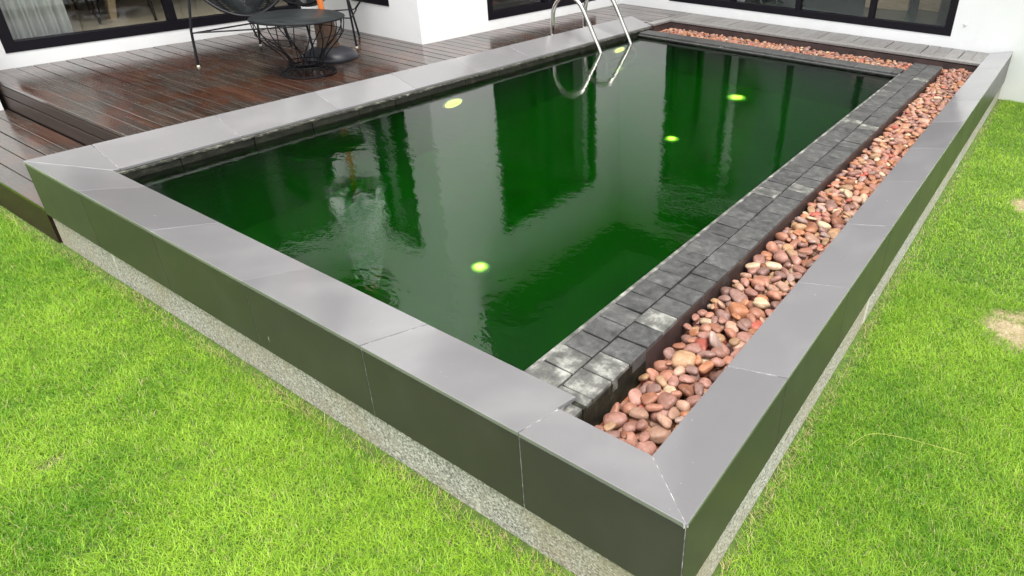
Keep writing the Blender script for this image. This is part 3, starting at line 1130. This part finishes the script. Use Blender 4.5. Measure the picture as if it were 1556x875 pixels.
# ------------------------------------------------------------------ closed parasol
pr = empty('parasol', (-4.50, 2.26, ZU))
tag(pr, 'closed pale parasol with orange wooden pole on a round black base', 'parasol')
MB().lathe([(.205, 0), (.21, .012), (.205, .03), (.17, .062), (.10, .088), (.05, .10), (.045, .13), (.036, .135)], 44).build('base', 'base_plastic', pr, True)
MB().lathe([(.022, .1), (.022, 1.99), (.012, 2.02)], 20).build('pole', 'orange_wood', pr, True)
MB().lathe([(.085, .095), (.078, .13), (.074, .33), (.06, .345), (.03, .36)], 28).build('pedestal', 'brown_wood', pr, True)
v, f = [], []
NA, NZ = 96, 16
for j in range(NZ):
    s = j / (NZ - 1)
    z = .95 + s * 1.0
    r0 = .20 * (1 - s) ** .62 + .022
    if s < .12:
        r0 *= 1.0 + .15 * (1 - s / .12)
    for k in range(NA):
        a = 2 * math.pi * k / NA
        fold = .5 + .5 * math.cos(8 * a + .6 * s)
        rr = r0 * (.42 + .62 * fold ** .7) + .004 * math.sin(23 * a + 9 * s)
        v.append((rr * math.cos(a + .35 * s), rr * math.sin(a + .35 * s), z + .03 * math.cos(8 * a) * (1 - s)))
for j in range(NZ - 1):
    for k in range(NA):
        l = (k + 1) % NA
        f.append([j * NA + k, j * NA + l, (j + 1) * NA + l, (j + 1) * NA + k])
f.append([(NZ - 1) * NA + k for k in range(NA)])
cn = mesh_obj('canopy', v, f, 'parasol_cloth', pr, True)
MB().lathe([(.03, 1.94), (.03, 1.97), (.008, 2.04)], 16).build('finial', 'orange_wood', pr, True)

# ------------------------------------------------------------------ pebbles
def ico(sub):
    bm = bmesh.new()
    bmesh.ops.create_icosphere(bm, subdivisions=sub, radius=1)
    v = np.array([x.co[:] for x in bm.verts])
    f = [[q.index for q in p.verts] for p in bm.faces]
    bm.free()
    return v, f
def lumpy(v, seed):
    r = np.random.default_rng(seed)
    k = r.normal(size=(5, 3)) * 1.3
    ph = r.random(5) * 6.28
    d = sum(np.sin(v @ k[i] + ph[i]) for i in range(5)) * .085
    o = v * (1 + d)[:, None]
    p = r.uniform(1.9, 3.0)                           # a little boxy
    o = np.sign(o) * np.abs(o) ** (2 / p)
    o *= (1 + .12 * o[:, 0:1] * r.choice([-1, 1]) * np.array([[0, 1, 1]]))
    return o
v3, f3 = ico(4)
v2, f2 = ico(2)
NV = 14
pmesh = []
for i in range(NV):
    me = bpy.data.meshes.new('pebble')
    me.from_pydata([tuple(x) for x in lumpy(v3, i)], [], f3)
    me.polygons.foreach_set('use_smooth', [True] * len(me.polygons))
    me.materials.append(PEBM[0])
    pmesh.append(me)
low_v = [lumpy(v2, i) for i in range(NV)]

CELL = .004
GX0, GY0 = -3.33, .15
nx, ny = int((-.17 - GX0) / CELL), int((5.62 - GY0) / CELL)
hm = np.full((nx, ny), -.212)
xs_ = GX0 + (np.arange(nx) + .5) * CELL
ys_ = GY0 + (np.arange(ny) + .5) * CELL
XX, YY = np.meshgrid(xs_, ys_, indexing='ij')
inside = ((XX > -.462) & (XX < -.188) & (YY > .168) & (YY < 5.6)) | ((YY > 5.136) & (YY < 5.6) & (XX > -3.316) & (XX < -.70)) | ((YY > 5.425) & (YY < 5.6) & (XX > -3.316) & (XX < -.188))
hm[~inside] = 5.0
pebs = []
def target(x, y):
    # surface the gardener filled to: fuller away from the near corner, slightly mounded
    if y > 5.13 and x < -.46:
        return -.128
    e = min(1, max(0, (y - .22) / .5))
    mound = .020 * (1 - ((x + .325) / .13) ** 2)
    return -.188 + .055 * e + mound
def drop(region, count, big):
    x0, x1, y0, y1 = region
    for _ in range(count):
        a = rng.uniform(.022, .039) * big
        b = a * rng.uniform(.60, .86)
        c = b * rng.uniform(.50, .78)
        yaw = rng.uniform(0, math.pi)
        ca, sa = math.cos(yaw), math.sin(yaw)
        best = None
        nc = int(a / CELL) + 1
        for _t in range(7):
            x, y = rng.uniform(x0, x1), rng.uniform(y0, y1)
            i, j = int((x - GX0) / CELL), int((y - GY0) / CELL)
            i0, i1, j0, j1 = i - nc, i + nc + 1, j - nc, j + nc + 1
            if i0 < 0 or j0 < 0 or i1 > nx or j1 > ny:
                continue
            dx = XX[i0:i1, j0:j1] - x
            dy = YY[i0:i1, j0:j1] - y
            u = (dx * ca + dy * sa) / a
            w = (-dx * sa + dy * ca) / b
            q = 1 - u * u - w * w
            mk = q > .05
            hgt = c * np.sqrt(np.clip(q, 0, 1))
            sub = hm[i0:i1, j0:j1]
            z = (sub + hgt)[mk]
            if z.max() > 1:
                continue
            z = z.max() - .18 * c
            if z + c * .5 > target(x, y):
                continue
            if best is None or z < best[0]:
                best = (z, x, y, i0, i1, j0, j1, mk, hgt)
        if best is None:
            continue
        z, x, y, i0, i1, j0, j1, mk, hgt = best
        s = hm[i0:i1, j0:j1]
        s[mk] = np.maximum(s[mk], z + hgt[mk])
        pebs.append((x, y, z, a, b, c, yaw))
drop((-.45, -.2, .18, 5.59), 3600, 1.0)
drop((-3.3, -.45, 5.14, 5.59), 2600, .95)
drop((-.45, -.2, .18, 5.59), 1500, .74)
drop((-3.3, -.45, 5.14, 5.59), 900, .7)
ORD = ['first', 'second', 'third', 'fourth', 'fifth', 'sixth', 'seventh', 'eighth', 'ninth', 'tenth']
camp = np.array([0.4138, -0.9047, 1.2379])
hm2 = hm
def seen(p):
    i, j = int((p[0] - GX0) / CELL), int((p[1] - GY0) / CELL)
    return p[2] + p[5] >= hm2[i, j] - .006
order = sorted(range(len(pebs)), key=lambda k: -(pebs[k][3] * (1 if seen(pebs[k]) else .05)) / np.linalg.norm(np.array(pebs[k][:3]) - camp))
ncol = len(PEB)
pick = lambda: int(rng.choice(ncol, p=PEB_W / PEB_W.sum()))
stuff_v, stuff_f, stuff_m = [], [], []
off = 0
fa = np.array(f2)
for rank, k in enumerate(order):
    x, y, z, a, b, c, yaw = pebs[k]
    ci = pick()
    tx, ty = rng.normal(0, .28), rng.normal(0, .28)
    var = int(rng.integers(NV))
    if rank < 300:
        o = bpy.data.objects.new('pebble', pmesh[var])
        COL.objects.link(o)
        o.location = (x, y, z)
        o.scale = (a, b, c)
        o.rotation_euler = (tx, ty, yaw)
        o.material_slots[0].link = 'OBJECT'
        o.material_slots[0].material = PEBM[ci]
        sec = ORD[min(9, sum(1 for q in yr[1:-1] if y > q))]
        side = 'against the pavers' if x < -.375 else ('against the coping' if x > -.275 else 'in mid trough')
        size = 'large' if a > .034 else ('medium' if a > .028 else 'small')
        tag(o, '%s %s pebble %s, beside the %s right coping tile from the corner' % (size, PEB[ci][0], side, sec), 'pebble', 'pebbles in the trough beside the right coping')
    else:
        R = np.array(Matrix.Rotation(yaw, 3, 'Z') @ Matrix.Rotation(ty, 3, 'Y') @ Matrix.Rotation(tx, 3, 'X'))
        vv = (low_v[var] * np.array([a, b, c])) @ R.T + np.array([x, y, z])
        stuff_v.append(vv)
        stuff_f.append(fa + off)
        stuff_m += [ci] * len(fa)
        off += len(vv)
sv = np.concatenate(stuff_v)
sf = np.concatenate(stuff_f)
me = bpy.data.meshes.new('pebble_bed')
me.from_pydata(sv.tolist(), [], sf.tolist())
for m in PEBM:
    me.materials.append(m)
me.polygons.foreach_set('material_index', stuff_m)
me.polygons.foreach_set('use_smooth', [True] * len(me.polygons))
pb = bpy.data.objects.new('pebble_bed', me)
COL.objects.link(pb)
tag(pb, 'reddish river pebbles filling the trough along two pool sides', 'pebbles', None, 'stuff')
print('pebbles', len(pebs))

# ------------------------------------------------------------------ lawn blades
def blades(n, X, Y, hmin, hmax, wmin, wmax):
    x = rng.uniform(X[0], X[1], n)
    y = rng.uniform(Y[0], Y[1], n)
    return x, y, rng.uniform(hmin, hmax, n), rng.uniform(wmin, wmax, n)
sets = [blades(320000, (-4.7, .05), (-1.15, .02), .013, .029, .0012, .0023),
        blades(190000, (-.02, 1.3), (-.4, 2.3), .013, .029, .0012, .0023),
        blades(75000, (-.02, 1.2), (2.3, 6.13), .014, .028, .002, .0036),
        blades(40000, (-6.5, 1.3), (-2.8, -1.15), .018, .036, .003, .006),
        blades(50000, (1.3, 4.4), (-1.6, 6.13), .018, .036, .004, .007),
        blades(18000, (-7.5, -4.7), (-1.8, -.02), .018, .036, .003, .006)]
bx, by, bh, bw = (np.concatenate([s[i] for s in sets]) for i in range(4))
def vnoise(x, y, s, seed):
    r = np.random.default_rng(seed)
    g = r.random((97, 97))
    u, v_ = x * s + 40.3, y * s + 40.7
    i, j = np.floor(u).astype(int), np.floor(v_).astype(int)
    fu, fv = u - i, v_ - j
    fu, fv = fu * fu * (3 - 2 * fu), fv * fv * (3 - 2 * fv)
    a = lambda p, q: g[p % 97, q % 97]
    return (a(i, j) * (1 - fu) + a(i + 1, j) * fu) * (1 - fv) + (a(i, j + 1) * (1 - fu) + a(i + 1, j + 1) * fu) * fv
keep = ~((bx > -W - .0) & (bx < -.004) & (by > .004))
keep &= ~((bx < -W + .02) & (by > -.01))
dens = vnoise(bx, by, 6, 3)
# thinner along the plinth
edge = np.minimum(np.where(bx < 0, -by, 9), np.where(by > 0, bx, 9))
edge = np.where((bx > 0) & (by < 0), 9, edge)
keep &= rng.random(len(bx)) < np.clip(.02 + edge * 9 + .5 * dens, 0, 1)
bare = np.zeros(len(bx))
for px, py, pr_ in ((.55, 2.03, .125), (.46, 3.55, .08), (-1.95, -.62, .03)):
    dd = np.hypot((bx - px), (by - py) * .7) / pr_ + (vnoise(bx, by, 22, 9) - .5) * .9
    bare = np.maximum(bare, np.clip(1.25 - dd, 0, 1))
keep &= rng.random(len(bx)) > bare * .7
bx, by, bh, bw, bare, edge = (q[keep] for q in (bx, by, bh, bw, bare, edge))
n = len(bx)
bh *= (.88 + .24 * vnoise(bx, by, 5, 21)) * (1 - .45 * bare)
ang = rng.uniform(0, 2 * math.pi, n)
lean = rng.uniform(.5, 1.5, n)
dx, dy = np.cos(ang), np.sin(ang)
sx, sy = -dy, dx
z0 = np.full(n, ZG - .014)
V = np.zeros((n, 5, 3))
def setp(k, t_, wf):
    hz = bh * (t_ * (1 - .28 * lean * t_ * t_ * .8))
    ho = bh * lean * t_ ** 1.7
    cx, cy = bx + dx * ho, by + dy * ho
    return cx, cy, z0 + hz
cx, cy, cz = setp(0, 0.0, 1)
V[:, 0] = np.stack([cx - sx * bw * .5, cy - sy * bw * .5, cz], 1)
V[:, 1] = np.stack([cx + sx * bw * .5, cy + sy * bw * .5, cz], 1)
cx, cy, cz = setp(0, .55, 1)
V[:, 2] = np.stack([cx + sx * bw * .42, cy + sy * bw * .42, cz], 1)
V[:, 3] = np.stack([cx - sx * bw * .42, cy - sy * bw * .42, cz], 1)
cx, cy, cz = setp(0, 1.0, 1)
V[:, 4] = np.stack([cx, cy, cz], 1)
me = bpy.data.meshes.new('grass')
me.vertices.add(n * 5)
me.vertices.foreach_set('co', V.reshape(-1))
base = np.arange(n) * 5
loops = np.stack([base, base + 1, base + 2, base + 3, base + 3, base + 2, base + 4], 1).reshape(-1)
me.loops.add(n * 7)
me.loops.foreach_set('vertex_index', loops.astype(np.int32))
me.polygons.add(n * 2)
ls = np.stack([np.arange(n) * 7, np.arange(n) * 7 + 4], 1).reshape(-1)
me.polygons.foreach_set('loop_start', ls.astype(np.int32))
me.update(calc_edges=True)
# blade colour: fresh lime to deep green with straw ones mixed in
m1 = np.clip(.5 + (vnoise(bx, by, 2.6, 31) - .5) * .55 + (vnoise(bx, by, 14, 33) - .5) * .4 + rng.normal(0, .27, n), 0, 1)[:, None]
deep, lime = np.array([.070, .215, .004]), np.array([.33, .52, .040])
colr = deep * (1 - m1) + lime * m1
straw = (rng.random(n) < (.035 + .65 * bare + .55 * np.clip(1 - edge / .06, 0, 1)))[:, None]
sc = np.array([.44, .37, .18]) * rng.uniform(.7, 1.1, (n, 1))
colr = np.where(straw, sc, colr)
ca_ = me.color_attributes.new('blade_colour', 'FLOAT_COLOR', 'POINT')
cc = np.ones((n, 5, 4))
cc[:, :, :3] = colr[:, None, :]
ca_.data.foreach_set('color', cc.reshape(-1))
me.materials.append(MATS['grass_blade'])
gr = bpy.data.objects.new('grass', me)
COL.objects.link(gr)
tag(gr, 'short bright green lawn grass with a few dry patches', 'grass', None, 'stuff')
print('blades', n)

def stem(pts, r, label):
    o = MB().tube(bez(pts, 8), r, 6).build('grass_stem', 'straw', None, True)
    tag(o, label, 'grass stem')
stem([(.16, .90, ZG + .01), (.21, .97, ZG + .038), (.30, 1.0, ZG + .05), (.40, 1.03, ZG + .045), (.50, 1.06, ZG + .035)], .0007, 'long dry yellow grass stem lying on the lawn right of the pool')
stem([(-1.64, -.10, ZG + .03), (-1.57, -.075, ZG + .045), (-1.49, -.05, ZG + .03)], .0007, 'pale bent grass stem beside the plinth on the left lawn')
